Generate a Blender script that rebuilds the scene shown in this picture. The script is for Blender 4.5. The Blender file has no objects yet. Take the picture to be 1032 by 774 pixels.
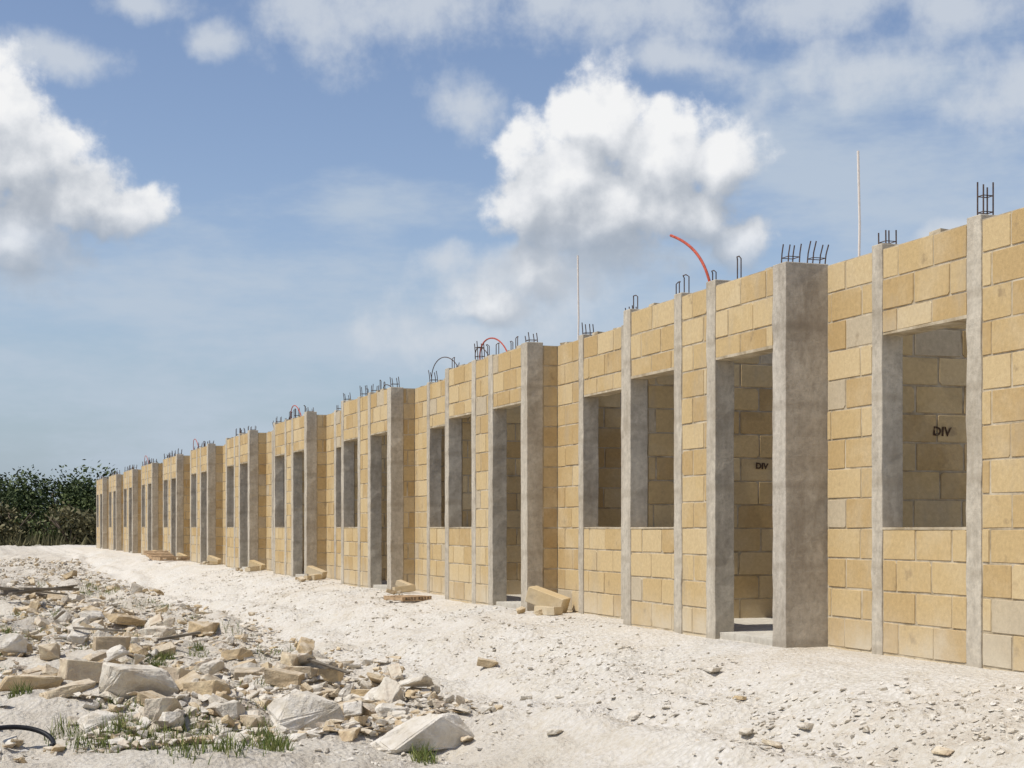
import bpy, bmesh, math, random
import numpy as np
from mathutils import Vector, Matrix, noise

scene = bpy.context.scene
COL = scene.collection
R = random.Random(7)
TH = math.atan(566/1650.0)
CT, ST = math.cos(TH), math.sin(TH)
ZC = 0.85

# ------------------------------------------------------------------ materials
def new_mat(name):
    m = bpy.data.materials.new(name); m.use_nodes = True
    nt = m.node_tree
    b = nt.nodes["Principled BSDF"]
    b.inputs["Roughness"].default_value = 0.95
    b.inputs["Specular IOR Level"].default_value = 0.15
    return m, nt, b
def N(nt, t, **kw):
    n = nt.nodes.new(t)
    for k, v in kw.items(): setattr(n, k, v)
    return n
def noise_n(nt, vec, scale, detail=3, rough=0.6, dim='3D'):
    n = N(nt, 'ShaderNodeTexNoise'); n.noise_dimensions = dim; n.inputs['Scale'].default_value = scale
    n.inputs['Detail'].default_value = detail; n.inputs['Roughness'].default_value = rough
    nt.links.new(vec, n.inputs['Vector']); return n.outputs['Fac']
def ramp(nt, fac, stops):
    r = N(nt, 'ShaderNodeValToRGB'); cr = r.color_ramp
    while len(cr.elements) < len(stops): cr.elements.new(0.5)
    for e, (p, c) in zip(cr.elements, stops):
        e.position = p; e.color = (c[0], c[1], c[2], 1) if not isinstance(c, (int, float)) else (c, c, c, 1)
    nt.links.new(fac, r.inputs['Fac']); return r.outputs['Color']
def mix(nt, fac, a, b, mode='MIX'):
    n = N(nt, 'ShaderNodeMix', data_type='RGBA', blend_type=mode)
    for s, v in ((n.inputs[0], fac), (n.inputs[6], a), (n.inputs[7], b)):
        if isinstance(v, bpy.types.NodeSocket): nt.links.new(v, s)
        elif isinstance(v, (int, float)): s.default_value = v
        else: s.default_value = (v[0], v[1], v[2], 1)
    return n.outputs[2]
def math_n(nt, op, a, b=None, c=None, clamp=False):
    n = N(nt, 'ShaderNodeMath', operation=op); n.use_clamp = clamp
    for i, v in enumerate((a, b, c)):
        if v is None: continue
        if isinstance(v, bpy.types.NodeSocket): nt.links.new(v, n.inputs[i])
        else: n.inputs[i].default_value = v
    return n.outputs[0]
def bump(nt, b, h, strength, dist):
    n = N(nt, 'ShaderNodeBump'); n.inputs['Strength'].default_value = strength
    n.inputs['Distance'].default_value = dist
    nt.links.new(h, n.inputs['Height']); nt.links.new(n.outputs[0], b.inputs['Normal'])
def pos(nt):
    return N(nt, 'ShaderNodeNewGeometry').outputs['Position']
def attr(nt, name):
    a = N(nt, 'ShaderNodeAttribute'); a.attribute_name = name; return a.outputs['Fac']
def stretched(nt, p, s):
    m = N(nt, 'ShaderNodeVectorMath', operation='MULTIPLY'); nt.links.new(p, m.inputs[0])
    m.inputs[1].default_value = s; return m.outputs[0]
def zdust(nt, p, z0, z1):
    s = N(nt, 'ShaderNodeSeparateXYZ'); nt.links.new(p, s.inputs[0])
    m = N(nt, 'ShaderNodeMapRange'); m.inputs[1].default_value = z0; m.inputs[2].default_value = z1
    m.inputs[3].default_value = 1; m.inputs[4].default_value = 0
    nt.links.new(s.outputs[2], m.inputs[0]); return m.outputs[0]

# limestone block
M_BLOCK, nt, b = new_mat("limestone_block")
p = pos(nt); t = attr(nt, "tone")
c = ramp(nt, t, [(0, (.43, .295, .135)), (.3, (.475, .34, .165)), (.6, (.51, .375, .19)), (.9, (.55, .42, .235)), (1, (.46, .38, .26))])
n1 = noise_n(nt, p, 1.7, 5, .65); n2 = noise_n(nt, p, 30, 4, .7)
c = mix(nt, ramp(nt, n1, [(.48, 0), (.70, .45)]), c, (.58, .475, .31))
c = mix(nt, .4, c, ramp(nt, n2, [(.25, .36), (.5, .53), (.75, .70)]), 'OVERLAY')
st = noise_n(nt, p, 5.0, 4, .6)
c = mix(nt, ramp(nt, st, [(.64, 0), (.73, .55)]), c, (.23, .165, .10))
gs = noise_n(nt, stretched(nt, p, (1, 1, .35)), 2.3, 4, .65)
c = mix(nt, ramp(nt, gs, [(.56, 0), (.70, .45)]), c, (.38, .32, .235))
d = zdust(nt, p, 0.0, .35); dn = math_n(nt, 'MULTIPLY', d, ramp(nt, n1, [(.35, .2), (.65, .9)]))
c = mix(nt, dn, c, (.56, .49, .37))
nt.links.new(c, b.inputs['Base Color'])
bump(nt, b, n2, .45, .006)
# mortar
M_MORT, nt, b = new_mat("mortar")
p = pos(nt); mn = noise_n(nt, p, 7, 4)
nt.links.new(ramp(nt, mn, [(.35, (.32, .25, .155)), (.65, (.55, .47, .34))]), b.inputs['Base Color'])
# concrete
def concrete(name, lo, hi, dark, k=.5):
    m, nt, b = new_mat(name); p = pos(nt)
    n1 = noise_n(nt, stretched(nt, p, (6, 6, 1.1)), 1.2, 5, .65)
    n2 = noise_n(nt, p, 20, 4, .7)
    c = ramp(nt, n1, [(.3, lo), (.7, hi)])
    c = mix(nt, .6, c, ramp(nt, n2, [(.25, .30), (.5, .53), (.8, .75)]), 'OVERLAY')
    n3 = noise_n(nt, stretched(nt, p, (1, 1, .5)), 3.2, 5, .65)
    c = mix(nt, ramp(nt, n3, [(.50, 0), (.66, k)]), c, dark)
    # horizontal formwork joints
    wv = N(nt, 'ShaderNodeTexWave', wave_type='BANDS', bands_direction='Z'); wv.inputs['Scale'].default_value = .55; wv.inputs['Distortion'].default_value = .6
    nt.links.new(p, wv.inputs['Vector'])
    c = mix(nt, ramp(nt, wv.outputs['Fac'], [(.0, .35), (.05, 0)]), c, dark)
    nt.links.new(c, b.inputs['Base Color'])
    bump(nt, b, n2, .5, .010)
    return m
M_CONC = concrete("cast_concrete", (.38, .33, .255), (.52, .465, .37), (.30, .25, .18))
M_CONCD = concrete("weathered_concrete", (.36, .315, .25), (.50, .45, .37), (.24, .20, .15), .65)
M_SLAB = concrete("slab_concrete", (.48, .44, .36), (.58, .54, .46), (.36, .32, .26))
def plain(name, col, rough=.7, metal=0, var=.3, scale=30):
    m, nt, b = new_mat(name); p = pos(nt)
    dk = tuple(x*(1-var) for x in col); lt = tuple(min(1, x*(1+var)) for x in col)
    nt.links.new(ramp(nt, noise_n(nt, p, scale), [(.3, dk), (.7, lt)]), b.inputs['Base Color'])
    b.inputs['Roughness'].default_value = rough; b.inputs['Metallic'].default_value = metal
    return m
M_REBAR = plain("rusty_rebar", (.11, .075, .06), .8, .3)
M_ORANGE = plain("orange_conduit", (.42, .085, .05), .5)
M_PALE = plain("pale_conduit", (.74, .66, .58), .5, var=.08)
M_BLACK = plain("black_hose", (.018, .018, .02), .45)
M_WOOD = plain("pallet_wood", (.42, .29, .17), .85, scale=12)
M_WOODD = plain("weathered_wood", (.20, .17, .13), .9, scale=9)
M_PAINT, nt, b = new_mat("dark_paint"); p = pos(nt)
nt.links.new(ramp(nt, noise_n(nt, p, 70, 4, .7), [(.56, (.07, .04, .025)), (.70, (.36, .27, .15))]), b.inputs['Base Color'])
# stones
M_ROCK, nt, b = new_mat("limestone_rock"); p = pos(nt); t = attr(nt, "tone")
oi = N(nt, 'ShaderNodeObjectInfo').outputs['Random']
tt = math_n(nt, 'MULTIPLY_ADD', oi, .26, math_n(nt, 'SUBTRACT', t, .13), clamp=True)
c = ramp(nt, tt, [(0, (.66, .61, .525)), (.3, (.61, .55, .45)), (.5, (.565, .48, .36)), (.65, (.545, .43, .275)), (.82, (.51, .38, .215)), (1, (.42, .38, .32))])
n1 = noise_n(nt, p, 9, 5, .68)
c = mix(nt, .7, c, ramp(nt, n1, [(.25, .26), (.5, .5), (.75, .76)]), 'OVERLAY')
c = mix(nt, ramp(nt, noise_n(nt, p, 3.3, 4), [(.50, 0), (.70, .5)]), c, (.33, .28, .21))
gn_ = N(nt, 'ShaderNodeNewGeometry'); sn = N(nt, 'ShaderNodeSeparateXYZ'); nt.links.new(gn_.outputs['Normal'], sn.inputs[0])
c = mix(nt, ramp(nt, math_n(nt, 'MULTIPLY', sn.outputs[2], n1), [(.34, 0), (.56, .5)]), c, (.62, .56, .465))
nt.links.new(c, b.inputs['Base Color'])
bump(nt, b, n1, .9, .04)
# ground
M_GND, nt, b = new_mat("white_limestone_ground"); p = pos(nt)
big = noise_n(nt, p, .55, 5, .6); fin = noise_n(nt, p, 24, 5, .75); mid = noise_n(nt, p, 3.2, 5, .7)
c = ramp(nt, big, [(.35, (.61, .545, .445)), (.5, (.69, .63, .53)), (.65, (.74, .69, .595))])
c = mix(nt, .55, c, ramp(nt, mid, [(.3, .38), (.5, .54), (.7, .67)]), 'OVERLAY')
c = mix(nt, .55, c, ramp(nt, fin, [(.3, .33), (.5, .54), (.7, .72)]), 'OVERLAY')
v = N(nt, 'ShaderNodeTexVoronoi'); v.voronoi_dimensions = '2D'; v.inputs['Scale'].default_value = 26; nt.links.new(p, v.inputs['Vector'])
grav = ramp(nt, big, [(.42, .06), (.60, .45)])
c = mix(nt, math_n(nt, 'MULTIPLY', ramp(nt, v.outputs['Distance'], [(.15, .0), (.6, 1)]), grav), c, (.47, .42, .34))
s = N(nt, 'ShaderNodeSeparateXYZ'); nt.links.new(p, s.inputs[0])
mr = N(nt, 'ShaderNodeMapRange'); nt.links.new(s.outputs[0], mr.inputs[0])
mr.inputs[1].default_value = 3.7; mr.inputs[2].default_value = 3.0
rb = math_n(nt, 'MULTIPLY', mr.outputs[0], ramp(nt, mid, [(.38, .05), (.62, .7)]))
c = mix(nt, rb, c, (.48, .415, .32))
mr2 = N(nt, 'ShaderNodeMapRange'); nt.links.new(s.outputs[1], mr2.inputs[0])
mr2.inputs[1].default_value = 78; mr2.inputs[2].default_value = 84
c = mix(nt, mr2.outputs[0], c, (.10, .10, .05))
nt.links.new(c, b.inputs['Base Color'])
h = math_n(nt, 'MULTIPLY_ADD', v.outputs['Distance'], -.4, fin)
bump(nt, b, h, .8, .045)
# greenery
def leafmat(name, lo, hi):
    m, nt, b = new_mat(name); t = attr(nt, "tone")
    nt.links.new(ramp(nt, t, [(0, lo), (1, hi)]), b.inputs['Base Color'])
    b.inputs['Roughness'].default_value = .6
    return m
M_LEAF = leafmat("foliage", (.028, .044, .016), (.11, .135, .045))
M_GRASS = leafmat("grass_blades", (.07, .11, .025), (.26, .27, .09))
M_DRY = leafmat("dry_brush", (.06, .06, .028), (.17, .15, .075))
M_BARK = plain("bark", (.13, .10, .075), .9)

# ------------------------------------------------------------------ mesh builder
class MB:
    def __init__(s): s.v=[]; s.f=[]; s.m=[]; s.t=[]
    def face(s, idx, m=0, t=.5): s.f.append(idx); s.m.append(m); s.t.append(t)
    def box(s, a, b_, m=0, t=.5, jit=0, rng=R):
        x0,y0,z0=a; x1,y1,z1=b_; k=len(s.v)
        for q in ((x0,y0,z0),(x1,y0,z0),(x1,y1,z0),(x0,y1,z0),(x0,y0,z1),(x1,y0,z1),(x1,y1,z1),(x0,y1,z1)):
            s.v.append(tuple(c+rng.uniform(-jit,jit) for c in q) if jit else q)
        for f in ((0,3,2,1),(4,5,6,7),(0,1,5,4),(1,2,6,5),(2,3,7,6),(3,0,4,7)):
            s.face(tuple(k+i for i in f), m, t)
    def tube(s, pts, r, n=6, m=0, t=.5):
        pts=[Vector(q) for q in pts]; k0=len(s.v); pa=None
        for i,q in enumerate(pts):
            d=(pts[min(i+1,len(pts)-1)]-pts[max(i-1,0)]).normalized()
            a=d.orthogonal().normalized()
            if pa is not None:
                a2=(pa-d*pa.dot(d))
                if a2.length>.05: a=a2.normalized()
            pa=a; bb=d.cross(a)
            rr=r[i] if isinstance(r,(list,tuple)) else r
            for j in range(n):
                an=2*math.pi*j/n; s.v.append(tuple(q+(a*math.cos(an)+bb*math.sin(an))*rr))
        for i in range(len(pts)-1):
            for j in range(n):
                s.face((k0+i*n+j,k0+i*n+(j+1)%n,k0+(i+1)*n+(j+1)%n,k0+(i+1)*n+j),m,t)
        s.face(tuple(k0+j for j in range(n))[::-1],m,t)
        s.face(tuple(k0+(len(pts)-1)*n+j for j in range(n)),m,t)
    def obj(s, name, mats, origin=(0,0,0), smooth=False, parent=None):
        me=bpy.data.meshes.new(name)
        o=origin
        me.from_pydata([(a-o[0],b_-o[1],c_-o[2]) for a,b_,c_ in s.v],[],s.f)
        for m in mats: me.materials.append(m)
        me.polygons.foreach_set('material_index',s.m)
        at=me.attributes.new('tone','FLOAT','FACE'); at.data.foreach_set('value',s.t)
        if smooth: me.polygons.foreach_set('use_smooth',[True]*len(s.f))
        me.update()
        ob=bpy.data.objects.new(name,me); COL.objects.link(ob)
        if parent: ob.parent=parent
        else: ob.location=origin
        return ob
def top(o, label, cat, group=None):
    o["label"]=label; o["category"]=cat
    if group: o["group"]=group

H=.2095; L=.41
def panel(mb, P, U, Nn, u0,u1,z0,z1, rng, ph=0.0):
    i0=int(math.floor(z0/H)); i1=int(math.ceil(z1/H-1e-3))
    for i in range(i0,i1):
        a=max(z0,i*H); b_=min(z1,(i+1)*H)
        if b_-a<.03: continue
        off=(i%2)*L/2+ph+rng.uniform(-.014,.014)
        j=math.floor((u0-off)/L); edges=[]
        while True:
            e0=max(u0,off+j*L); e1=min(u1,off+(j+1)*L)
            if e0>=u1-1e-6: break
            if e1>u0+1e-6: edges.append([e0,e1])
            j+=1
        if len(edges)>1 and edges[0][1]-edges[0][0]<.05: edges[1][0]=edges[0][0]; edges.pop(0)
        if len(edges)>1 and edges[-1][1]-edges[-1][0]<.05: edges[-2][1]=edges[-1][1]; edges.pop()
        for e0,e1 in edges:
            g=rng.uniform(.004,.0075)
            if e1-e0<.04: continue
            pr=rng.uniform(.003,.008); k=len(mb.v)
            tilt=rng.uniform(-.0015,.0015); cx=(e0+e1)/2
            ch=[(rng.uniform(.003,.025) if rng.random()<.2 else .003) for _ in range(4)]
            x0,x1_,y0,y1_=e0+g,e1-g,a+g,b_-g*.8
            if (x1_-x0)<.09 or (y1_-y0)<.07: ch=[.003]*4
            q=[(x0+ch[0],y0),(x1_-ch[1],y0),(x1_,y0+ch[1]),(x1_,y1_-ch[2]),(x1_-ch[2],y1_),(x0+ch[3],y1_),(x0,y1_-ch[3]),(x0,y0+ch[0])]
            q=[(x+rng.uniform(-.002,.002),y+rng.uniform(-.002,.002)) for x,y in q]
            cy=(a+b_)/2
            for x,y in q: mb.v.append(tuple(P+U*x+Nn*(-.004)+Vector((0,0,y))))
            for (x,y) in q:
                sx=.004 if x<cx else -.004; sy=.004 if y<cy else -.004
                mb.v.append(tuple(P+U*(x+sx)+Nn*(pr+tilt*(1 if x>cx else -1))+Vector((0,0,y+sy))))
            t=rng.random()*.92 if rng.random()<.96 else 1.0
            mb.face(tuple(k+8+w for w in range(8)),1,t)
            for w in range(8): mb.face((k+w,k+(w+1)%8,k+8+(w+1)%8,k+8+w),1,t)

XF=5.61; XR=5.94; TK=.15
ZT=2.72; SILL=.838; LT=2.15
UX=Vector((0,-1,0)); NX=Vector((-1,0,0))
def facade_panel(mb, xp, ya, yb, z0, z1, rng, core=True, ph=0.0):
    if core: mb.box((xp,ya-.004,z0),(xp+TK,yb+.004,z1),0)
    panel(mb, Vector((xp,0,0)), UX, NX, -yb, -ya, max(z0,-.2), z1, rng, ph)
    if z1>ZT-.05:
        y=ya+.05
        while y<yb-.15:
            if rng.random()<.6:
                w=rng.uniform(.06,.2); mb.box((xp+.01,y,z1-.01),(xp+TK-.02,y+w,z1+rng.uniform(.005,.028)),0,jit=.006,rng=rng)
            y+=rng.uniform(.15,.4)
def cross_wall(mb, y, x0, x1, z1, rng, th=.15):
    mb.box((x0,y,-.3),(x1,y+th,z1),0)
    panel(mb, Vector((0,y,0)), Vector((1,0,0)), Vector((0,-1,0)), x0, x1, 0, z1, rng, .1)
def column(house, org, x0,x1,ya,yb,ztop, mat, rng, label=None, name="column"):
    mb=MB(); n=22; zs=[-.3+(ztop+.3)*i/n for i in range(n+1)]
    for z in zs:
        j=lambda: rng.uniform(-.003,.003)
        sp=lambda: rng.uniform(-.003,.006)+(rng.uniform(.0,.010) if rng.random()<.15 else 0)
        a_,b_=ya-sp(),yb+sp()
        mb.v += [(x0+j(),a_,z),(x1+j(),ya+j(),z),(x1+j(),yb+j(),z),(x0+j(),b_,z)]
    for i in range(n):
        for a in range(4):
            mb.face((i*4+a,i*4+(a+1)%4,i*4+4+(a+1)%4,i*4+4+a))
    mb.face((0,3,2,1)); t=n*4; mb.face((t,t+1,t+2,t+3))
    o=mb.obj(name,[mat],org,parent=house)
    bv=o.modifiers.new("edge",'BEVEL'); bv.width=.006; bv.segments=2; bv.limit_method='ANGLE'; bv.angle_limit=math.radians(60)
    if label: o["label"]=label
    return o
def cage(house, org, cx, cy, z, w, d, h, rng, four=True, up=False):
    mb=MB(); k_=.02 if up else .15; tl=(rng.uniform(-k_,k_)*h, rng.uniform(-k_,k_)*h)
    if not four:
        mb.tube([(cx,cy-d,z-.05),(cx,cy-d,z+h*.9),(cx+tl[0],cy-d*.6,z+h),(cx+tl[0],cy+d*.6,z+h),(cx,cy+d,z+h*.9),(cx,cy+d,z-.05)],.005,5)
        return mb.obj("rebar",[M_REBAR],org,parent=house)
    pts=[(-w,-d),(w,-d),(w,d),(-w,d)]
    for px_,py_ in pts:
        hh=h*rng.uniform(.8,1.08)
        mb.tube([(cx+px_,cy+py_,z-.05),(cx+px_+tl[0]*.4,cy+py_+tl[1]*.4,z+hh*.5),(cx+px_+tl[0],cy+py_+tl[1],z+hh)],.0052,5)
    for zz in [z+.04+.1*i for i in range(max(1,int(h/.1)))]:
        f=(zz-z)/h; ox,oy=tl[0]*f,tl[1]*f
        c=[(cx+a+ox,cy+b_+oy,zz) for a,b_ in pts]
        for i in range(4): mb.tube([c[i],c[(i+1)%4]],.0035,4)
    return mb.obj("rebar_cage",[M_REBAR],org,parent=house)
def arc_pts(p0,p1,h,n=16,lean=(0,0)):
    out=[]
    for i in range(n+1):
        t=i/n; a=math.pi*t
        out.append((p0[0]+(p1[0]-p0[0])*(1-math.cos(a))/2+lean[0]*math.sin(a),p0[1]+(p1[1]-p0[1])*(1-math.cos(a))/2+lean[1]*math.sin(a),p0[2]+(p1[2]-p0[2])*t+h*math.sin(a)))
    return out
def bez(p0,p1,p2,p3,n=18):
    P=[Vector(q) for q in (p0,p1,p2,p3)]; out=[]
    for i in range(n+1):
        t=i/n; u=1-t; out.append(P[0]*u**3+P[1]*3*u*u*t+P[2]*3*u*t*t+P[3]*t**3)
    return out

DEP=6.2
def build_house(n):
    rng=random.Random(100+n)
    Y0=10.35+5.5*n
    org=(XF,Y0,0)
    e=bpy.data.objects.new("unfinished_house",None); e.empty_display_size=.5; e.location=org; COL.objects.link(e)
    near=(n==-1)
    ct=lambda: ZT+rng.uniform(.005,.05)
    if not near:
        fd = XR+.01 if n==0 else XF+.165
        column(e,org,XF-.012,fd,Y0,Y0+.19,ct(),M_CONCD if n==0 else M_CONC,rng,
               "thick weathered grey cast concrete corner pier" if n==0 else None, "corner_pier")
        mb=MB()
        if n!=0:
            mb.box((fd-.01,Y0+.01,-.3),(XR+.05,Y0+.16,ZT),0)
            panel(mb,Vector((0,Y0+.012,0)),Vector((1,0,0)),Vector((0,-1,0)),fd,XR+.0,0,ZT,rng,.05*n)
        y1=Y0+.19; y2=y1+.94
        facade_panel(mb,XF,y1,y2,LT,ZT,rng)
        y3=y2+.15; y4=y3+.47; y5=y4+.14; y6=y5+.91; y7=y6+.15
        facade_panel(mb,XF,y3,y4,-.3,ZT,rng)
        facade_panel(mb,XF,y5,y6,-.3,SILL,rng)
        facade_panel(mb,XF,y5,y6,LT,ZT,rng)
        mb.obj("bay_wall",[M_MORT,M_BLOCK],org,parent=e)
        for a,b_ in ((y2,y3),(y4,y5),(y6,y7)):
            column(e,org,XF-.012,XF+TK+.005,a,b_,ct(),M_CONC,rng)
        for a,b_,z,nm in ((y1,y2,LT,"door_lintel"),(y5,y6,LT,"window_lintel")):
            m2=MB(); m2.box((XF-.006,a+.003,z-.012),(XF+TK+.003,b_-.003,z+.008),0,jit=.003,rng=rng); m2.obj(nm,[M_MORT],org,parent=e)
        m2=MB(); m2.box((XF-.008,y5+.003,SILL-.004),(XF+TK+.003,y6-.003,SILL+.010),0,jit=.003,rng=rng); m2.obj("window_sill",[M_MORT],org,parent=e)
        yr0=y7-.02
        PY=y6+.018
    else:
        yr0=Y0-.6; PY=0
    ye=Y0+5.5
    mb=MB()
    c1b=ye-.61; c1a=c1b-.125; c2b=c1a-.97; c2a=c2b-.15
    facade_panel(mb,XR,c1b,ye,-.3,ZT,rng,ph=.15)
    facade_panel(mb,XR,c2b,c1a,-.3,SILL,rng)
    facade_panel(mb,XR,c2b,c1a,LT,ZT,rng)
    facade_panel(mb,XR,yr0,c2a,-.3,ZT,rng)
    mb.obj("front_wall",[M_MORT,M_BLOCK],org,parent=e)
    for a,b_ in ((c1a,c1b),(c2a,c2b)):
        column(e,org,XR-.012,XR+TK+.005,a,b_,ct(),M_CONC,rng)
    m2=MB(); m2.box((XR-.006,c2b+.003,LT-.012),(XR+TK+.003,c1a-.003,LT+.008),0,jit=.003,rng=rng); m2.obj("window_lintel",[M_MORT],org,parent=e)
    m2=MB(); m2.box((XR-.008,c2b+.003,SILL-.004),(XR+TK+.003,c1a-.003,SILL+.010),0,jit=.003,rng=rng); m2.obj("window_sill",[M_MORT],org,parent=e)
    mb=MB(); cross_wall(mb,ye+.012,XR+.06,XF+DEP,ZT-.02,rng,.14); mb.obj("party_wall",[M_MORT,M_BLOCK],org,parent=e)
    if not near:
        mb=MB(); cross_wall(mb,PY,XF+TK+.01,XF+3.2,ZT-.02,rng,.12); mb.obj("partition_wall",[M_MORT,M_BLOCK],org,parent=e)
    mb=MB(); xb=XF+DEP; mb.box((xb,Y0-.1 if not near else Y0-.6,-.3),(xb+.15,ye+.17,ZT-.01),0)
    panel(mb,Vector((xb,0,0)),UX,NX,-ye,-(Y0+.17 if not near else Y0-.5),0,ZT-.01,rng); mb.obj("rear_wall",[M_MORT,M_BLOCK],org,parent=e)
    mb=MB(); mb.box((XR+.02,Y0+.2 if not near else Y0-.6,-.3),(xb,ye+.01,.035),0)
    if not near: mb.box((XF+.03,Y0+.195,-.3),(XR+.02,y7-.02,.035),0)
    mb.obj("floor_slab",[M_SLAB],org,parent=e)
    zt=ZT+.02
    if not near:
        cage(e,org,XF+.08,Y0+.1,zt,.045,.05,rng.uniform(.1,.17),rng)
        if n==0: cage(e,org,XF+.28,Y0+.09,zt,.05,.04,rng.uniform(.12,.18),rng)
        for yy in (y2+.07,y6+.07,y4+.07):
            if rng.random()<.9: cage(e,org,XF+.07,yy,zt,.04,.045,rng.uniform(.12,.24 if n<2 else .19),rng,rng.random()<.7)
        for _ in range(3):
            yy=y3+rng.uniform(-.9,.9); cage(e,org,XF+.08,yy,zt-.02,.03,.03,rng.uniform(.08,.2),rng,False)
    cage(e,org,XR+.07,c1a+.06,zt,.04,.045,.13 if near else rng.uniform(.1,.2),rng)
    cage(e,org,XR+.07,c2a+.07,zt,.035,.03 if near else .045,.22 if near else rng.uniform(.1,.2),rng,True,near)
    if n<1:
        mb=MB(); x=6.1; y=ye-.15; hh=[3.52,3.64][n+1]
        mb.tube([(x,y,2.5),(x+.01,y,3.0),(x+.005+rng.uniform(-.02,.02),y,hh)],.009,6)
        mb.obj("upright_conduit",[M_PALE],org,parent=e)
    if n==0:
        mb=MB(); mb.tube(bez((XF+.05,11.64,2.6),(XF+.03,11.66,2.92),(XF,11.86,3.10),(XF-.02,12.28,3.24)),.0115,8)
        mb.obj("bent_conduit",[M_ORANGE],org,parent=e)
    HO={1:[(.9,.55,.26,1),(1.5,.3,.20,0),(3.6,.75,.34,0)],2:[(.2,.3,.12,0)],3:[(.9,.5,.28,1)],5:[(2.2,.5,.32,1)],7:[(1.8,.6,.35,1)]}
    for (ya,w_,hh,cl) in HO.get(n,[]):
        mb=MB(); xx=XF+.1 if ya<2.9 else XR+.08
        mb.tube(arc_pts((xx,Y0+ya,2.68),(xx,Y0+ya+w_*1.8,2.70),hh,n=22,lean=(-.03,.1)),.0085 if cl else .006,6)
        mb.obj("bent_conduit",[M_ORANGE if cl else M_REBAR],org,parent=e)
    if n in (-1,0):
        cu=bpy.data.curves.new("t",'FONT'); cu.body="DIV"; cu.size=.092 if near else .074; cu.offset=.0035; cu.align_x='CENTER'; cu.space_character=1.05
        to=bpy.data.objects.new("t",cu); COL.objects.link(to)
        bpy.context.view_layer.update()
        me=bpy.data.meshes.new_from_object(to.evaluated_get(bpy.context.evaluated_depsgraph_get()))
        bpy.data.objects.remove(to)
        for vv in me.vertices:
            vv.co.x+=.004*noise.noise(vv.co*40); vv.co.y+=.004*noise.noise(vv.co*40+Vector((9,9,9)))
        me.materials.clear(); me.materials.append(M_PAINT)
        ob=bpy.data.objects.new("painted_lettering",me); COL.objects.link(ob); ob.parent=e
        wx,wy,wz=(6.887,ye+.012-.012,1.52) if near else (6.88,PY-.012,1.37)
        ob.location=(wx-org[0],wy-org[1],wz-org[2]); ob.rotation_euler=(math.pi/2,math.radians(3),0)
        ob["label"]="dark painted letters DIV on an inner block"
    if near: top(e,"roofless unfinished house of yellow limestone blocks with a window opening","house","row of unfinished houses")
    else: top(e,"roofless unfinished yellow block house with doorway, two windows and concrete columns","house","row of unfinished houses")
for n in range(-1,11): build_house(n)

# ------------------------------------------------------------------ ground
def interp(x, P):
    if x<=P[0][0]: return P[0][1]
    for (a,b_),(c_,d_) in zip(P,P[1:]):
        if x<=c_:
            t=(x-a)/(c_-a); return b_+(d_-b_)*t
    return P[-1][1]
PROF=[(2.3,-.60),(3.0,-.58),(3.6,-.48),(4.3,-.27),(5.0,-.08),(5.5,-.01),(6,-.01)]
def gz(x,y):
    z=interp(x+.35*noise.noise(Vector((y*.3,3,0))),PROF)
    f=min(1,max(0,(y-28)/45)); f=f*f*(3-2*f); z=z*(1-f*.95)
    amp=1.0 if x<4.8 else max(.15,1-(x-4.8)/.8)
    if x>5.95: return -.015
    if y<90 and abs(x)<40:
        z+=amp*(.11*noise.fractal(Vector((x*.6,y*.4,0)),1,2,4)+.055*noise.fractal(Vector((x*2.4,y*2.4,5)),.75,2,4)+.010*noise.noise(Vector((x*9,y*9,2))))
        z-=.055*amp*math.exp(-((x-4.15-.25*math.sin(y*.35))/.13)**2)*(.6+.4*noise.noise(Vector((y*.5,1,1))))
        z+=.04*amp*math.exp(-((x-3.85-.25*math.sin(y*.35))/.12)**2)
        # chalky spoil mound in front of the rubble
        z+=.13*math.exp(-((x-1.6)/1.1)**2-((y-9.35)/.45)**2)
        if x<3.7 and 9<y<60:
            k=min(1,(3.7-x)/.5)*min(1,(y-9.5)/2.5)*(1-.6*f) if y>9.5 else 0
            z+=.28*k*max(0,noise.noise(Vector((x*1.1,y*.7,9)))+.25)
    return z
xs=list(np.arange(-3,6.0,.05))+[6.3,8,12,13,16,22,30,45,70,110,180,300,600]
g=-3; st_=.08
while g>-600: g-=st_; st_*=1.16; xs.insert(0,g)
ys=[-200,-80,-30,-12,-5,0,2,4]; y=5
while y<60: ys.append(y); y+=.05*max(1,y/12)
while y<900: ys.append(y); y*=1.05
xs=[float(a) for a in xs]
nx,ny=len(xs),len(ys)
verts=[(x,y,gz(x,y)) for y in ys for x in xs]
faces=[(j*nx+i,j*nx+i+1,(j+1)*nx+i+1,(j+1)*nx+i) for j in range(ny-1) for i in range(nx-1)]
me=bpy.data.meshes.new("ground"); me.from_pydata(verts,[],faces); me.materials.append(M_GND)
me.polygons.foreach_set('use_smooth',[True]*len(faces))
go=bpy.data.objects.new("ground",me); COL.objects.link(go); go["kind"]="structure"

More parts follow.
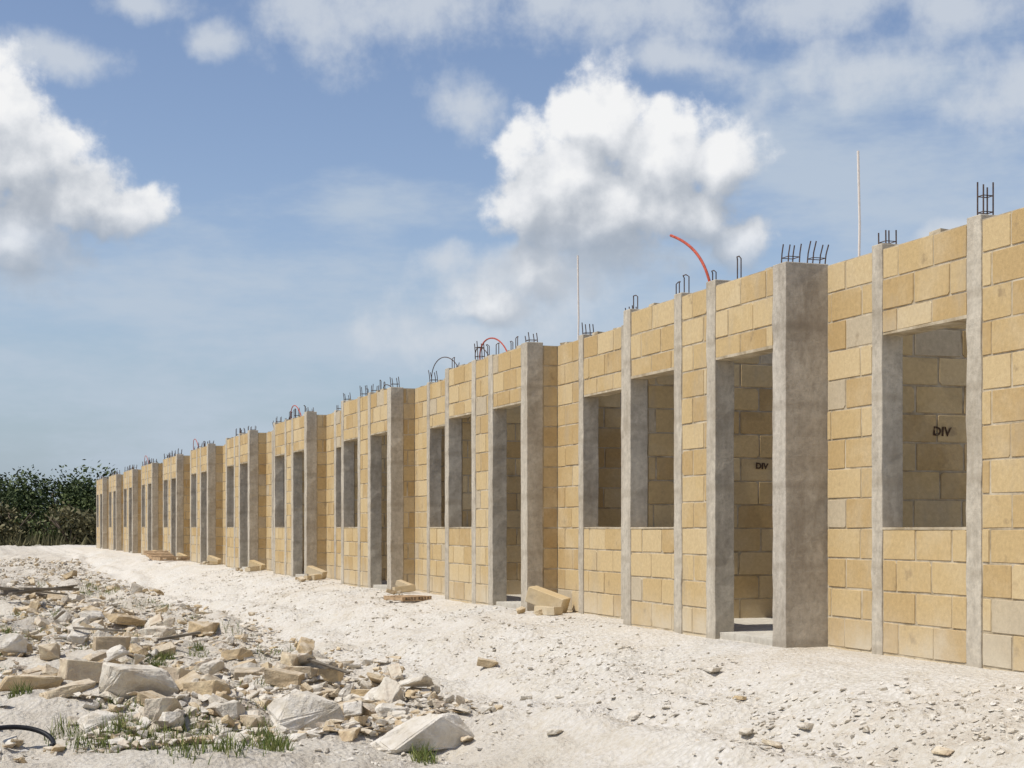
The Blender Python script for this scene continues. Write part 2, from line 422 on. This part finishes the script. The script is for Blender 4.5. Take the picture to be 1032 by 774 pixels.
# ------------------------------------------------------------------ stones
def hull(seed, dims, npts=16, bev=.035, sub=True):
    rng=random.Random(seed); bm=bmesh.new()
    for _ in range(npts):
        q=[rng.uniform(-1,1) for _ in range(3)]
        k=rng.randrange(3); q[k]=math.copysign(1,q[k]) if rng.random()<.8 else q[k]
        bm.verts.new((q[0]*dims[0],q[1]*dims[1],q[2]*dims[2]))
    r=bmesh.ops.convex_hull(bm,input=bm.verts)
    for g_ in r['geom_interior']+r['geom_unused']:
        if isinstance(g_,bmesh.types.BMVert) and g_.is_valid: bm.verts.remove(g_)
    bmesh.ops.dissolve_limit(bm,angle_limit=math.radians(14),verts=bm.verts,edges=bm.edges)
    if bev: 
        bmesh.ops.bevel(bm,geom=list(bm.edges)+list(bm.verts),offset=bev,segments=1,affect='EDGES',profile=.6)
    bmesh.ops.triangulate(bm,faces=bm.faces)
    if sub:
        bmesh.ops.subdivide_edges(bm,edges=bm.edges,cuts=2,use_grid_fill=True)
        for v in bm.verts:
            v.co+=v.normal*(.07*noise.fractal(v.co*3+Vector((seed,0,0)),.8,2,4))
    return bm
def hull_mesh(name, seed, dims, tone, **k):
    bm=hull(seed,dims,**k); me=bpy.data.meshes.new(name); bm.to_mesh(me); bm.free()
    me.materials.append(M_ROCK); at=me.attributes.new('tone','FLOAT','FACE'); at.data.foreach_set('value',[tone]*len(me.polygons))
    return me
rs=random.Random(77)
ROCKS=[hull_mesh('limestone_rock',i,(1,.8,.62),rs.uniform(.05,.45),npts=22,bev=.05) for i in range(9)]
SLABS=[hull_mesh('flat_stone',30+i,(1,.68,.24),rs.uniform(.2,.74),npts=16) for i in range(10)]
def block_mesh(seed, whole=False):
    rng=random.Random(seed); bm=bmesh.new()
    ax=(1,rng.uniform(.5,.62),rng.uniform(.34,.46))
    for a in (-1,1):
        for b_ in (-1,1):
            for c_ in (-1,1): bm.verts.new((a*ax[0] if (a<0 or whole) else a*ax[0]*rng.uniform(.1,.95),b_*ax[1],c_*ax[2]))
    if not whole:
        for _ in range(3): bm.verts.new((rng.uniform(.6,1),rng.uniform(-.6,.6)*ax[1],rng.uniform(-.6,.6)*ax[2]))
    bmesh.ops.convex_hull(bm,input=bm.verts)
    bmesh.ops.dissolve_limit(bm,angle_limit=math.radians(3),verts=bm.verts,edges=bm.edges)
    bmesh.ops.bevel(bm,geom=list(bm.edges)+list(bm.verts),offset=.03,segments=1,affect='EDGES')
    bmesh.ops.triangulate(bm,faces=bm.faces)
    bmesh.ops.subdivide_edges(bm,edges=bm.edges,cuts=2,use_grid_fill=True)
    for v in bm.verts: v.co+=v.normal*((.015 if whole else .045)*noise.fractal(v.co*3+Vector((seed,0,0)),.8,2,4))
    me=bpy.data.meshes.new('broken_block'); bm.to_mesh(me); bm.free(); me.materials.append(M_BLOCK if whole else M_ROCK)
    tn=rng.uniform(.3,.8) if whole else rng.uniform(.58,.82)
    at=me.attributes.new('tone','FLOAT','FACE'); at.data.foreach_set('value',[tn]*len(me.polygons)); return me
BROKE=[block_mesh(50+i) for i in range(8)]
WHOLE=[block_mesh(70+i,True) for i in range(4)]
KIND={'rock':(ROCKS,"limestone_rock","pale angular limestone rock lying in rubble","rock","rocks in the rubble",.5),
      'slab':(SLABS,"flat_stone","flat jagged tan limestone piece lying in rubble","stone","flat stones in the rubble",.25),
      'block':(BROKE,"broken_block","broken yellowish limestone building block lying in rubble","block","broken blocks in the rubble",.40),
      'whole':(WHOLE,"building_block","squared tan limestone building block beside a house wall","block","loose blocks beside the house fronts",.45)}
def place(kind, x,y, sc, rng, z=None, grp=None, label=None, tilt=.35, lift=0, rz=None):
    lst,nm,lb,ca,gr,hz=KIND[kind]
    me=lst[rng.randrange(len(lst))]
    o=bpy.data.objects.new(nm,me); COL.objects.link(o)
    s=sc if isinstance(sc,tuple) else (sc*rng.uniform(.9,1.25),sc*rng.uniform(.75,1.05),sc*rng.uniform(.75,1.1))
    o.scale=s
    o.rotation_euler=(rng.uniform(-tilt,tilt),rng.uniform(-tilt,tilt),rng.uniform(0,6.28) if rz is None else rz)
    zz=gz(x,y) if z is None else z
    o.location=(x,y,zz+s[2]*hz*.8+lift)
    top(o,label or lb,ca,grp or gr); return o
def at_px(px,x):
    q=(px-516)/1650.; return x*(CT-q*ST)/(ST+q*CT)
def at_ground(px,py):
    q=(px-516)/1650.; r=(531-py)/1650.
    dx,dy=CT*q+ST, CT-q*ST
    D=5.
    while D<120:
        if ZC+r*D<=gz(dx*D,dy*D): break
        D+=.02
    return dx*D,dy*D,D
rr=random.Random(5)
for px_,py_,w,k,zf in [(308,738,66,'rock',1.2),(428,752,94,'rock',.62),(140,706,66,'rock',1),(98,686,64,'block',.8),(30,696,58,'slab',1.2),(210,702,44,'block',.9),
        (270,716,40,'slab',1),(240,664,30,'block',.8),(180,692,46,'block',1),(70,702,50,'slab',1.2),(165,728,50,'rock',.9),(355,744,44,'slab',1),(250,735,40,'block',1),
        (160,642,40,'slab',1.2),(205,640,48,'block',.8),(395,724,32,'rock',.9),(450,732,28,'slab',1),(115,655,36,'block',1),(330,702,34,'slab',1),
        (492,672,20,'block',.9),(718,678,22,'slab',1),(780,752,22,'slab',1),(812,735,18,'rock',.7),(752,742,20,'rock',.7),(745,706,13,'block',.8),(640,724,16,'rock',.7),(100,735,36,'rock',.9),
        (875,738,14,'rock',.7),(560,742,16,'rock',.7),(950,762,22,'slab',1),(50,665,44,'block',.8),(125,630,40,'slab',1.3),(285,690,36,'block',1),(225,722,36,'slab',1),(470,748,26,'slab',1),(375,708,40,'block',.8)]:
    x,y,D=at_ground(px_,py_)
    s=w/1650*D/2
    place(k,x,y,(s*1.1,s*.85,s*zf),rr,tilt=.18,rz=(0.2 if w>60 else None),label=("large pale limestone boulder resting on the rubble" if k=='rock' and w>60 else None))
num={'rock':0,'slab':0,'block':0}; LIM={'rock':130,'slab':260,'block':190}
while any(num[k]<LIM[k] for k in num):
    k=rr.choices(['rock','slab','block'],[.22,.45,.33])[0]
    if num[k]>=LIM[k]: continue
    x=rr.uniform(-.9,3.65); y=11.2+26*rr.random()**1.4
    if x<.035*y-.35: continue
    if x>3.0 and rr.random()<(x-3.0)*1.1: continue
    nn=noise.noise(Vector((x*.9,y*.55,4)))
    if nn<-.08: continue
    s=.04+.125*rr.random()**2.1
    lift=rr.random()**1.5*.20*max(0,nn+.25)
    place(k,x,y,s,rr,tilt=.6,lift=lift); num[k]+=1
    if lift>.06:
        kk=rr.choice(['rock','slab','block'])
        if num[kk]<LIM[kk]:
            place(kk,x+rr.uniform(-.05,.05),y+rr.uniform(-.05,.08),s*1.15,rr,tilt=.4,lift=0); num[kk]+=1
for n in range(1,8):
    yb=10.35+5.5*n
    sz={1:.20,2:.10,3:.16,4:.15,5:.15}.get(n,.13)
    o=place('whole',5.68,yb-.40,(sz,sz*.95,sz*.95),rr,z=.0,label="squared tan limestone building block leaning against a house front",tilt=.05,rz=-.9)
    o.rotation_euler=(.05,.32,-.75); o.location.z+=.05
    for i in range(2 if n!=2 else 1):
        place('whole',5.55+rr.uniform(-.1,.12),yb-.3-rr.uniform(0,.8),rr.uniform(.08,.12),rr,z=.0,tilt=.12)
    for i in range(2):
        place('block',5.45+rr.uniform(-.15,.12),yb-.25-rr.uniform(0,.9),rr.uniform(.04,.07),rr,z=.0,grp="broken blocks beside the house fronts",label="broken yellow limestone block dumped against a house wall")
PR=[]
for i in range(14):
    bm=hull(200+i,(1,.7,rs.uniform(.25,.6)),npts=11,bev=0,sub=False); bm.verts.index_update()
    PR.append((np.array([list(v.co) for v in bm.verts]),np.array([[v.index for v in f.verts] for f in bm.faces]))); bm.free()
def stones(name, pts, tones=(0,1), seed=3):
    rng=np.random.default_rng(seed); V=[];F=[];T=[]; off=0
    for i,(x,y,z,s) in enumerate(pts):
        pv,pf=PR[int(rng.integers(len(PR)))]
        v=pv*(s*rng.uniform(.75,1.25,3))
        a=rng.uniform(0,6.28); c_,s_=math.cos(a),math.sin(a)
        tl=rng.uniform(-.5,.5); ct,st2=math.cos(tl),math.sin(tl)
        v=np.stack([v[:,0],v[:,1]*ct-v[:,2]*st2,v[:,1]*st2+v[:,2]*ct],1)
        v=np.stack([v[:,0]*c_-v[:,1]*s_,v[:,0]*s_+v[:,1]*c_,v[:,2]],1)+np.array([x,y,z+s*.2])
        V.append(v);F.append(pf+off);off+=len(pv);T.append(np.full(len(pf),rng.uniform(*tones)))
    V=np.concatenate(V);F=np.concatenate(F);T=np.concatenate(T)
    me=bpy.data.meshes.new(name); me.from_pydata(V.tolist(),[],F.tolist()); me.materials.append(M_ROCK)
    at=me.attributes.new('tone','FLOAT','FACE'); at.data.foreach_set('value',T.astype('f'))
    me.update(); o=bpy.data.objects.new(name,me); COL.objects.link(o); o["kind"]="stuff"; return o
pts=[]
while len(pts)<16000:
    x=rr.uniform(-1.2,3.85); y=10.6+42*rr.random()**1.5
    if x<.03*y-.5: continue
    if x>3.1 and rr.random()<(x-3.1)*1.2: continue
    nn=noise.noise(Vector((x*.9,y*.55,4)))+rr.uniform(-.25,.25)
    if nn<-.13: continue
    pts.append((x,y,gz(x,y)+rr.uniform(0,.03),.009+.06*rr.random()**2.8))
stones("rubble",pts,(.0,.9))
pts=[]
while len(pts)<24000:
    y=6.0+28*rr.random()**1.5; x=rr.uniform(1.6,5.6)
    if noise.noise(Vector((x*1.0,y*.5,14)))+rr.uniform(-.4,.4)<.02: continue
    pts.append((x,y,gz(x,y),.004+.022*rr.random()**4.6))
stones("gravel",pts,(.0,.45),5)

# ------------------------------------------------------------------ pallets, planks, hose
def pallet(x,y,rz,sc=1,mat=M_WOOD,tilt=0,label=""):
    e=bpy.data.objects.new("pallet",None); e.location=(x,y,gz(x,y)+.02); e.rotation_euler=(tilt,0,rz); COL.objects.link(e); e.scale=(sc,)*3
    m=MB()
    for i in range(7): m.box((-.5,-.5+i*.155,.105),(.5,-.5+i*.155+.1,.125),0,jit=.004)
    m.obj("deck",[mat],(0,0,0),parent=e)
    for xx in (-.5,-.05,.4):
        m=MB(); m.box((xx,-.5,.02),(xx+.09,.52,.104),0,jit=.003); m.obj("bearer",[mat],(0,0,0),parent=e)
    m=MB()
    for i in range(3): m.box((-.5,-.5+i*.45,0),(.5,-.5+i*.45+.1,.019),0,jit=.003)
    m.obj("bottom_boards",[mat],(0,0,0),parent=e)
    top(e,label,"pallet")
pallet(5.25,at_px(411,5.25),.3,.42,label="small wooden pallet lying on white ground before a house")
pallet(5.2,at_px(173,5.2),.1,.75,label="wooden pallet lying at the foot of a house wall")
pallet(5.25,at_px(170,5.25)+1.5,.4,.7,tilt=.35,label="tilted wooden pallet near a house wall")
for i in range(7):
    x,y,D=at_ground(14+i*6,601+i*2)
    m=MB(); m.box((-.6,-.06,0),(.6,.06,.04),0,jit=.01); o=m.obj("timber_plank",[M_WOODD]); o.location=(x,y,gz(x,y)+.05+.04*i); o.rotation_euler=(rr.uniform(-.1,.1),rr.uniform(-.15,.15),rr.uniform(-.5,.8))
    top(o,"grey weathered timber plank dumped on rubble","plank","planks dumped on the rubble")
for a,b_,c_ in ((100,648,.3),(60,632,.25),(330,690,.22),(180,655,.25)):
    x,y,D=at_ground(a,b_); m=MB(); m.box((-c_,-.02,0),(c_,.02,.02),0,jit=.006); o=m.obj("timber_stick",[M_WOODD]); o.location=(x,y,gz(x,y)+.14); o.rotation_euler=(0,rr.uniform(-.25,.25),rr.uniform(0,3))
    top(o,"thin grey piece of timber lying across rubble","timber","sticks on the rubble")
x,y,D=at_ground(5,758); z0=gz(x,y)
m=MB(); hp=[]
for i in range(40):
    a=math.pi*(-.1+1.2*i/39); hx=x+.04+.27*math.cos(a); hy=y+.06+.2*math.sin(a)
    hp.append((hx,hy,z0+.03+.10*max(0,math.sin(a))))
m.tube(hp,.017,8); o=m.obj("hose",[M_BLACK],(x,y,z0),smooth=True); top(o,"black plastic hose looped on the gravel","hose")

# ------------------------------------------------------------------ grass
def blades(name, spots, mat, hmin,hmax, wid=.0035):
    mb=MB(); rg=random.Random(11)
    for (cx,cy,rad,num) in spots:
        for _ in range(num):
            a=rg.uniform(0,6.28); r_=rad*math.sqrt(rg.random()); x=cx+r_*math.cos(a); y=cy+r_*math.sin(a); z=gz(x,y)-.01
            h=rg.uniform(hmin,hmax)*(1-.5*r_/rad); ln=rg.uniform(.1,.8)*h; b_=rg.uniform(0,6.28); dx,dy=math.cos(b_)*ln,math.sin(b_)*ln
            c_=rg.uniform(0,3.14); wx,wy=math.cos(c_)*wid,math.sin(c_)*wid; k=len(mb.v)
            mb.v+=[(x-wx,y-wy,z),(x+wx,y+wy,z),(x+dx*.4+wx*.8,y+dy*.4+wy*.8,z+h*.6),(x+dx*.4-wx*.8,y+dy*.4-wy*.8,z+h*.6),(x+dx,y+dy,z+h)]
            t=rg.random(); mb.face((k,k+1,k+2,k+3),0,t); mb.face((k+3,k+2,k+4),0,t)
    o=mb.obj(name,[mat]); o["kind"]="stuff"; return o
sp=[]
for _ in range(40):
    px_=rr.uniform(60,300); py_=rr.uniform(735,760) if rr.random()<.7 else rr.uniform(715,745)
    x,y,D=at_ground(px_,py_); sp.append((x,y,rr.uniform(.06,.22),rr.randint(15,80)))
for px_,py_ in [(270,752),(262,748),(280,757),(425,766),(428,768),(162,668),(160,672),(10,640),(20,700),(185,745),(200,655),(305,660),(150,748),(120,742),(220,748),(170,665),(150,672)]:
    x,y,D=at_ground(px_,py_); sp.append((x,y,.09,90))
for _ in range(90):
    x=rr.uniform(0,3.3); y=rr.uniform(12,40)
    if x>.02*y: sp.append((x,y,rr.uniform(.1,.4),rr.randint(20,90)))
blades("grass",sp,M_GRASS,.05,.18)
mb=MB(); rg=random.Random(21)
for _ in range(4500):
    x=rg.uniform(-20,25); y=rg.uniform(79,84); z=gz(x,y); h=rg.uniform(.15,.7)*(.6+.6*noise.noise(Vector((x*.4,y*.3,1)))+.3); c_=rg.uniform(0,3.14); w_=.05
    wx,wy=math.cos(c_)*w_,math.sin(c_)*w_; dx=rg.uniform(-.3,.3); k=len(mb.v)
    mb.v+=[(x-wx,y-wy,z),(x+wx,y+wy,z),(x+dx,y,z+h)]; mb.face((k,k+1,k+2),0,rg.random())
o=mb.obj("dry_grass",[M_DRY]); o["kind"]="stuff"

# ------------------------------------------------------------------ trees
def leaves(mb, rg, cx,cy,cz,cr,num,ct_):
    for _ in range(num):
        d=Vector((rg.gauss(0,1),rg.gauss(0,1),rg.gauss(0,.8))); d=d.normalized()*cr*rg.uniform(.5,1.12)
        q=Vector((cx,cy,max(.03,cz+d.z))); q.x+=d.x; q.y+=d.y; s=rg.uniform(.05,.13)
        a=Vector((rg.gauss(0,1),rg.gauss(0,1),rg.gauss(0,1))).normalized(); b_=a.orthogonal().normalized(); c_=a.cross(b_)
        k=len(mb.v); mb.v+=[tuple(q-b_*s),tuple(q-c_*s*.5),tuple(q+b_*s),tuple(q+c_*s*.5)]
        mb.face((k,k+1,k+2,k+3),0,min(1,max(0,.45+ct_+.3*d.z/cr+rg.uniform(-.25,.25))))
def crown_mesh(seed):
    rg=random.Random(seed); mb=MB()
    for _ in range(rg.randint(10,13)):
        a=rg.uniform(0,6.28); r_=1.7*math.sqrt(rg.random())
        leaves(mb,rg,r_*math.cos(a),r_*math.sin(a),rg.uniform(.9,3.3)-.25*r_,rg.uniform(.45,.95),270,rg.uniform(-.3,.35))
    return mb
def bush_mesh(seed):
    rg=random.Random(seed); mb=MB()
    for _ in range(7):
        a=rg.uniform(0,6.28); r_=1.2*math.sqrt(rg.random())
        leaves(mb,rg,r_*math.cos(a),r_*math.sin(a),rg.uniform(.3,1.1),rg.uniform(.4,.7),170,rg.uniform(-.1,.4))
    return mb
def trunk_mesh(seed):
    rg=random.Random(seed); mb=MB()
    mb.tube([(0,0,-.1),(.05,.03,.8),(.0,.1,1.6),(.1,.05,2.6)],[.14,.11,.08,.04],7)
    for _ in range(5):
        a=rg.uniform(0,6.28); z=rg.uniform(.7,1.5); mb.tube([(0.03,0.04,z),(.6*math.cos(a),.6*math.sin(a),z+.6),(1.2*math.cos(a),1.2*math.sin(a),z+1.3)],[.07,.045,.02],5)
    return mb
def stem_mesh(seed):
    rg=random.Random(seed); mb=MB()
    for _ in range(5):
        a=rg.uniform(0,6.28); mb.tube([(0,0,-.1),(.3*math.cos(a),.3*math.sin(a),.5),(.8*math.cos(a),.8*math.sin(a),1.1)],[.04,.03,.012],5)
    return mb
protos=[]; bushes=[]; brush=[]
for i in range(5):
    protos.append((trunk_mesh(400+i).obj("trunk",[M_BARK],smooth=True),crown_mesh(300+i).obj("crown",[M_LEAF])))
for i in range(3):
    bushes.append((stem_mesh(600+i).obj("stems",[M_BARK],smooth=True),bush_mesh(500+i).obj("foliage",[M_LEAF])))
    brush.append((stem_mesh(650+i).obj("stems",[M_BARK],smooth=True),bush_mesh(550+i).obj("foliage",[M_DRY])))
tr=random.Random(9)
def plant(lst,x,y,s,nm,lab,cat,grp,hz=1):
    pr=lst[tr.randrange(len(lst))]
    e=bpy.data.objects.new(nm,None); e.location=(x,y,gz(x,y)); e.scale=(s*1.1,s*1.1,s*hz); e.rotation_euler=(0,0,tr.uniform(0,6.28)); COL.objects.link(e)
    for p0 in pr:
        c_=p0.copy(); COL.objects.link(c_); c_.parent=e
    top(e,lab,cat,grp)
for row,(yy,x0,x1,stp) in enumerate([(89,-10,22,2.0),(93,-12,26,2.2),(98,-14,34,2.4)]):
    x=x0
    while x<x1:
        s_=tr.uniform(.70,1.06)*(1+.08*row)*(1.2 if 8<x<16 else 1)
        plant(protos,x+tr.uniform(-.6,.6),yy+tr.uniform(-1.5,1.5),s_,"scrub_tree","low dark green scrub tree with dense uneven crown","tree","trees at the edge of the site",.95); x+=stp
x=-9
while x<20:
    br=tr.random()<.4
    plant(brush if br else bushes,x+tr.uniform(-.5,.5),84+tr.uniform(-2.8,1.5),tr.uniform(.7,1.4),"bush","dry brownish brush at the edge of white ground" if br else "dense green bush at the edge of white ground","bush","bushes at the edge of the site"); x+=.9
for p_ in protos+bushes+brush:
    for q_ in p_: bpy.data.objects.remove(q_)

# ------------------------------------------------------------------ sun and sky
SUN_EL=58; AZD=-3
A=math.radians(AZD)
Ldir=Vector((-math.cos(math.radians(SUN_EL))*math.cos(A),math.cos(math.radians(SUN_EL))*math.sin(A),math.sin(math.radians(SUN_EL))))
sl=bpy.data.lights.new("sun",'SUN'); sl.energy=4.1; sl.angle=math.radians(.5); sl.color=(1,.96,.89)
so=bpy.data.objects.new("sun",sl); so.rotation_euler=Ldir.to_track_quat('Z','Y').to_euler(); so.location=(-20,0,40); COL.objects.link(so)

w=bpy.data.worlds.new("World"); scene.world=w; w.use_nodes=True; nt=w.node_tree; nt.nodes.clear()
w.cycles.sampling_method='MANUAL'; w.cycles.sample_map_resolution=256
def azel(px,py):
    q=(px-516)/1650.; r=(531-py)/1650.
    return TH+math.atan(q), math.atan(r/math.sqrt(1+q*q))
def density_group(name, blobs, sc, amp, vor, wamp=(.03,.026,0), det=5, st=(1,1,1)):
    g=bpy.data.node_groups.new(name,'ShaderNodeTree')
    g.interface.new_socket('Vector',in_out='INPUT',socket_type='NodeSocketVector')
    g.interface.new_socket('Density',in_out='OUTPUT',socket_type='NodeSocketFloat')
    gi=g.nodes.new('NodeGroupInput'); go_=g.nodes.new('NodeGroupOutput'); P=gi.outputs[0]
    sv=g.nodes.new('ShaderNodeVectorMath'); sv.operation='MULTIPLY'; g.links.new(P,sv.inputs[0]); sv.inputs[1].default_value=st; PS=sv.outputs[0]
    nz=g.nodes.new('ShaderNodeTexNoise'); nz.noise_dimensions='2D'; nz.inputs['Scale'].default_value=sc*.5; nz.inputs['Detail'].default_value=3; g.links.new(PS,nz.inputs['Vector'])
    s=g.nodes.new('ShaderNodeVectorMath'); s.operation='SUBTRACT'; g.links.new(nz.outputs['Color'],s.inputs[0]); s.inputs[1].default_value=(.5,.5,.5)
    s2=g.nodes.new('ShaderNodeVectorMath'); s2.operation='MULTIPLY_ADD'; g.links.new(s.outputs[0],s2.inputs[0]); s2.inputs[1].default_value=wamp; g.links.new(P,s2.inputs[2])
    W=s2.outputs[0]; acc=None
    for (px,py,rx,ry) in blobs:
        a,e_=azel(px,py); rx/=1650.; ry/=1650.
        m=g.nodes.new('ShaderNodeVectorMath'); m.operation='SUBTRACT'; g.links.new(W,m.inputs[0]); m.inputs[1].default_value=(a,e_,0)
        m2=g.nodes.new('ShaderNodeVectorMath'); m2.operation='MULTIPLY'; g.links.new(m.outputs[0],m2.inputs[0]); m2.inputs[1].default_value=(1/rx,1/ry,0)
        m3=g.nodes.new('ShaderNodeVectorMath'); m3.operation='LENGTH'; g.links.new(m2.outputs[0],m3.inputs[0])
        if acc is None: acc=m3.outputs['Value']
        else: acc=math_n(g,'SMOOTH_MIN',acc,m3.outputs['Value'],.15)
    base=math_n(g,'SUBTRACT',1.0,acc)
    n1=noise_n(g,PS,sc,det,.62,'2D')
    d=math_n(g,'MULTIPLY_ADD',math_n(g,'SUBTRACT',n1,.5),amp,base)
    if vor:
        for vs,va in ((sc*1.0,vor),(sc*2.3,vor*.5)):
            v=g.nodes.new('ShaderNodeTexVoronoi'); v.voronoi_dimensions='2D'; v.feature='SMOOTH_F1'; v.inputs['Scale'].default_value=vs; v.inputs['Smoothness'].default_value=.5; g.links.new(W,v.inputs['Vector'])
            d=math_n(g,'MULTIPLY_ADD',math_n(g,'SUBTRACT',.45,v.outputs['Distance']),va,d)
    g.links.new(d,go_.inputs[0]); return g
tc=N(nt,'ShaderNodeTexCoord'); sx=N(nt,'ShaderNodeSeparateXYZ'); nt.links.new(tc.outputs['Generated'],sx.inputs[0])
az=math_n(nt,'ARCTAN2',sx.outputs[0],sx.outputs[1]); el=math_n(nt,'ARCSINE',sx.outputs[2])
cb=N(nt,'ShaderNodeCombineXYZ'); nt.links.new(az,cb.inputs[0]); nt.links.new(el,cb.inputs[1]); PV=cb.outputs[0]
cum=[(605,128,66,56),(565,172,72,68),(660,158,74,62),(732,165,44,40),(528,205,44,42),(605,228,100,62),(685,215,62,44),(742,245,34,24),
     (535,275,56,30),(500,305,46,26),
     (15,165,75,66),(75,195,60,42),(128,214,52,32),(5,240,80,56),(0,100,55,50)]
G1=density_group("cumulus",cum,34,1.0,.45)
def use(g,vec):
    n=N(nt,'ShaderNodeGroup'); n.node_tree=g; nt.links.new(vec,n.inputs[0]); return n.outputs[0]
def off(v):
    n=N(nt,'ShaderNodeVectorMath',operation='ADD'); nt.links.new(PV,n.inputs[0]); n.inputs[1].default_value=v; return n.outputs[0]
def sstep(v,a,b_):
    n=N(nt,'ShaderNodeMapRange',interpolation_type='SMOOTHSTEP'); nt.links.new(v,n.inputs[0]); n.inputs[1].default_value=a; n.inputs[2].default_value=b_; return n.outputs[0]
d0=use(G1,PV); d1=use(G1,off((-.009,.022,0)))
mask=math_n(nt,'MULTIPLY',sstep(d0,-.10,.40),sstep(el,.120,.19))
mask=math_n(nt,'MAXIMUM',mask,math_n(nt,'MULTIPLY',sstep(d0,-.15,.8),.8))
shd=math_n(nt,'MULTIPLY_ADD',math_n(nt,'SUBTRACT',d0,d1),.58,.27)
lowp=sstep(el,.135,.245)
lit=math_n(nt,'MULTIPLY_ADD',lowp,.45,shd,clamp=True)
ccol=ramp(nt,lit,[(.08,(.38,.425,.49)),(.35,(.48,.52,.58)),(.58,(.63,.66,.705)),(.82,(.81,.825,.85)),(1,(.90,.905,.91))])
soft=[(310,30,80,60),(430,8,130,50),(600,12,170,46),(790,5,170,40),(960,10,110,40),(1010,85,90,46),(455,108,46,32),(210,40,40,22),(140,2,70,18),(975,228,70,16),(50,55,70,26),(700,60,90,26),(870,70,120,40),
      (515,310,100,60),(565,285,80,50),(465,268,40,28),(470,350,90,40)]
G2=density_group("soft_cloud",soft,20,2.0,.0,(.06,.035,0),5)
mask2=math_n(nt,'MULTIPLY',sstep(use(G2,PV),-.12,.95),.80)
veil=[(160,300,380,75),(330,345,320,80),(60,390,260,65),(640,330,300,90),(900,180,260,140),(350,205,150,34),(200,450,400,40)]
G3=density_group("veil",veil,9,2.3,.0,(.12,.03,0),5,(1,3.2,1))
mask3=math_n(nt,'MULTIPLY',sstep(use(G3,PV),-.2,1.1),.80)
mp=N(nt,'ShaderNodeVectorMath',operation='MULTIPLY'); nt.links.new(tc.outputs['Generated'],mp.inputs[0]); mp.inputs[1].default_value=(1,1,2)
gn=noise_n(nt,mp.outputs[0],3.2,4,.6)
mask4=math_n(nt,'MULTIPLY',sstep(gn,.54,.68),.75)
sky=N(nt,'ShaderNodeTexSky',sky_type='NISHITA'); sky.sun_disc=False; sky.sun_elevation=math.radians(SUN_EL); sky.sun_rotation=math.radians(-90+AZD)
sky.air_density=1.0; sky.dust_density=.6; sky.ozone_density=1.2
bg=N(nt,'ShaderNodeBackground'); bg.inputs[1].default_value=.12
nt.links.new(mix(nt,1.0,sky.outputs[0],(1.0,.95,.99),'MULTIPLY'),bg.inputs[0])
def over(sh,fac,col,st=1.0):
    b2=N(nt,'ShaderNodeBackground'); b2.inputs[1].default_value=st
    if isinstance(col,bpy.types.NodeSocket): nt.links.new(col,b2.inputs[0])
    else: b2.inputs[0].default_value=(*col,1)
    m=N(nt,'ShaderNodeMixShader'); nt.links.new(fac,m.inputs[0]); nt.links.new(sh,m.inputs[1]); nt.links.new(b2.outputs[0],m.inputs[2]); return m.outputs[0]
haze=math_n(nt,'MULTIPLY',sstep(el,.20,-.02),.75)
base=over(bg.outputs[0],haze,(.27,.385,.53))
det=over(base,mask3,(.50,.58,.68)); det=over(det,mask2,(.63,.675,.735)); det=over(det,mask,ccol)
rest=over(base,mask4,(.66,.70,.76))
win=math_n(nt,'MULTIPLY',sstep(math_n(nt,'ABSOLUTE',math_n(nt,'SUBTRACT',az,TH)),.62,.42),sstep(el,.55,.37))
M_=N(nt,'ShaderNodeMixShader'); nt.links.new(win,M_.inputs[0]); nt.links.new(rest,M_.inputs[1]); nt.links.new(det,M_.inputs[2])
wo=N(nt,'ShaderNodeOutputWorld'); nt.links.new(M_.outputs[0],wo.inputs[0])

# ------------------------------------------------------------------ camera
cd=bpy.data.cameras.new("camera"); co=bpy.data.objects.new("camera",cd); COL.objects.link(co)
co.location=(0,0,ZC); co.rotation_euler=(math.pi/2,0,-TH)
cd.sensor_width=36; cd.lens=36*1650/1032.; cd.shift_y=144/1032.; cd.clip_end=3000; cd.clip_start=.05
scene.camera=co
scene.view_settings.view_transform='Standard'; scene.view_settings.look='None'; scene.view_settings.exposure=0
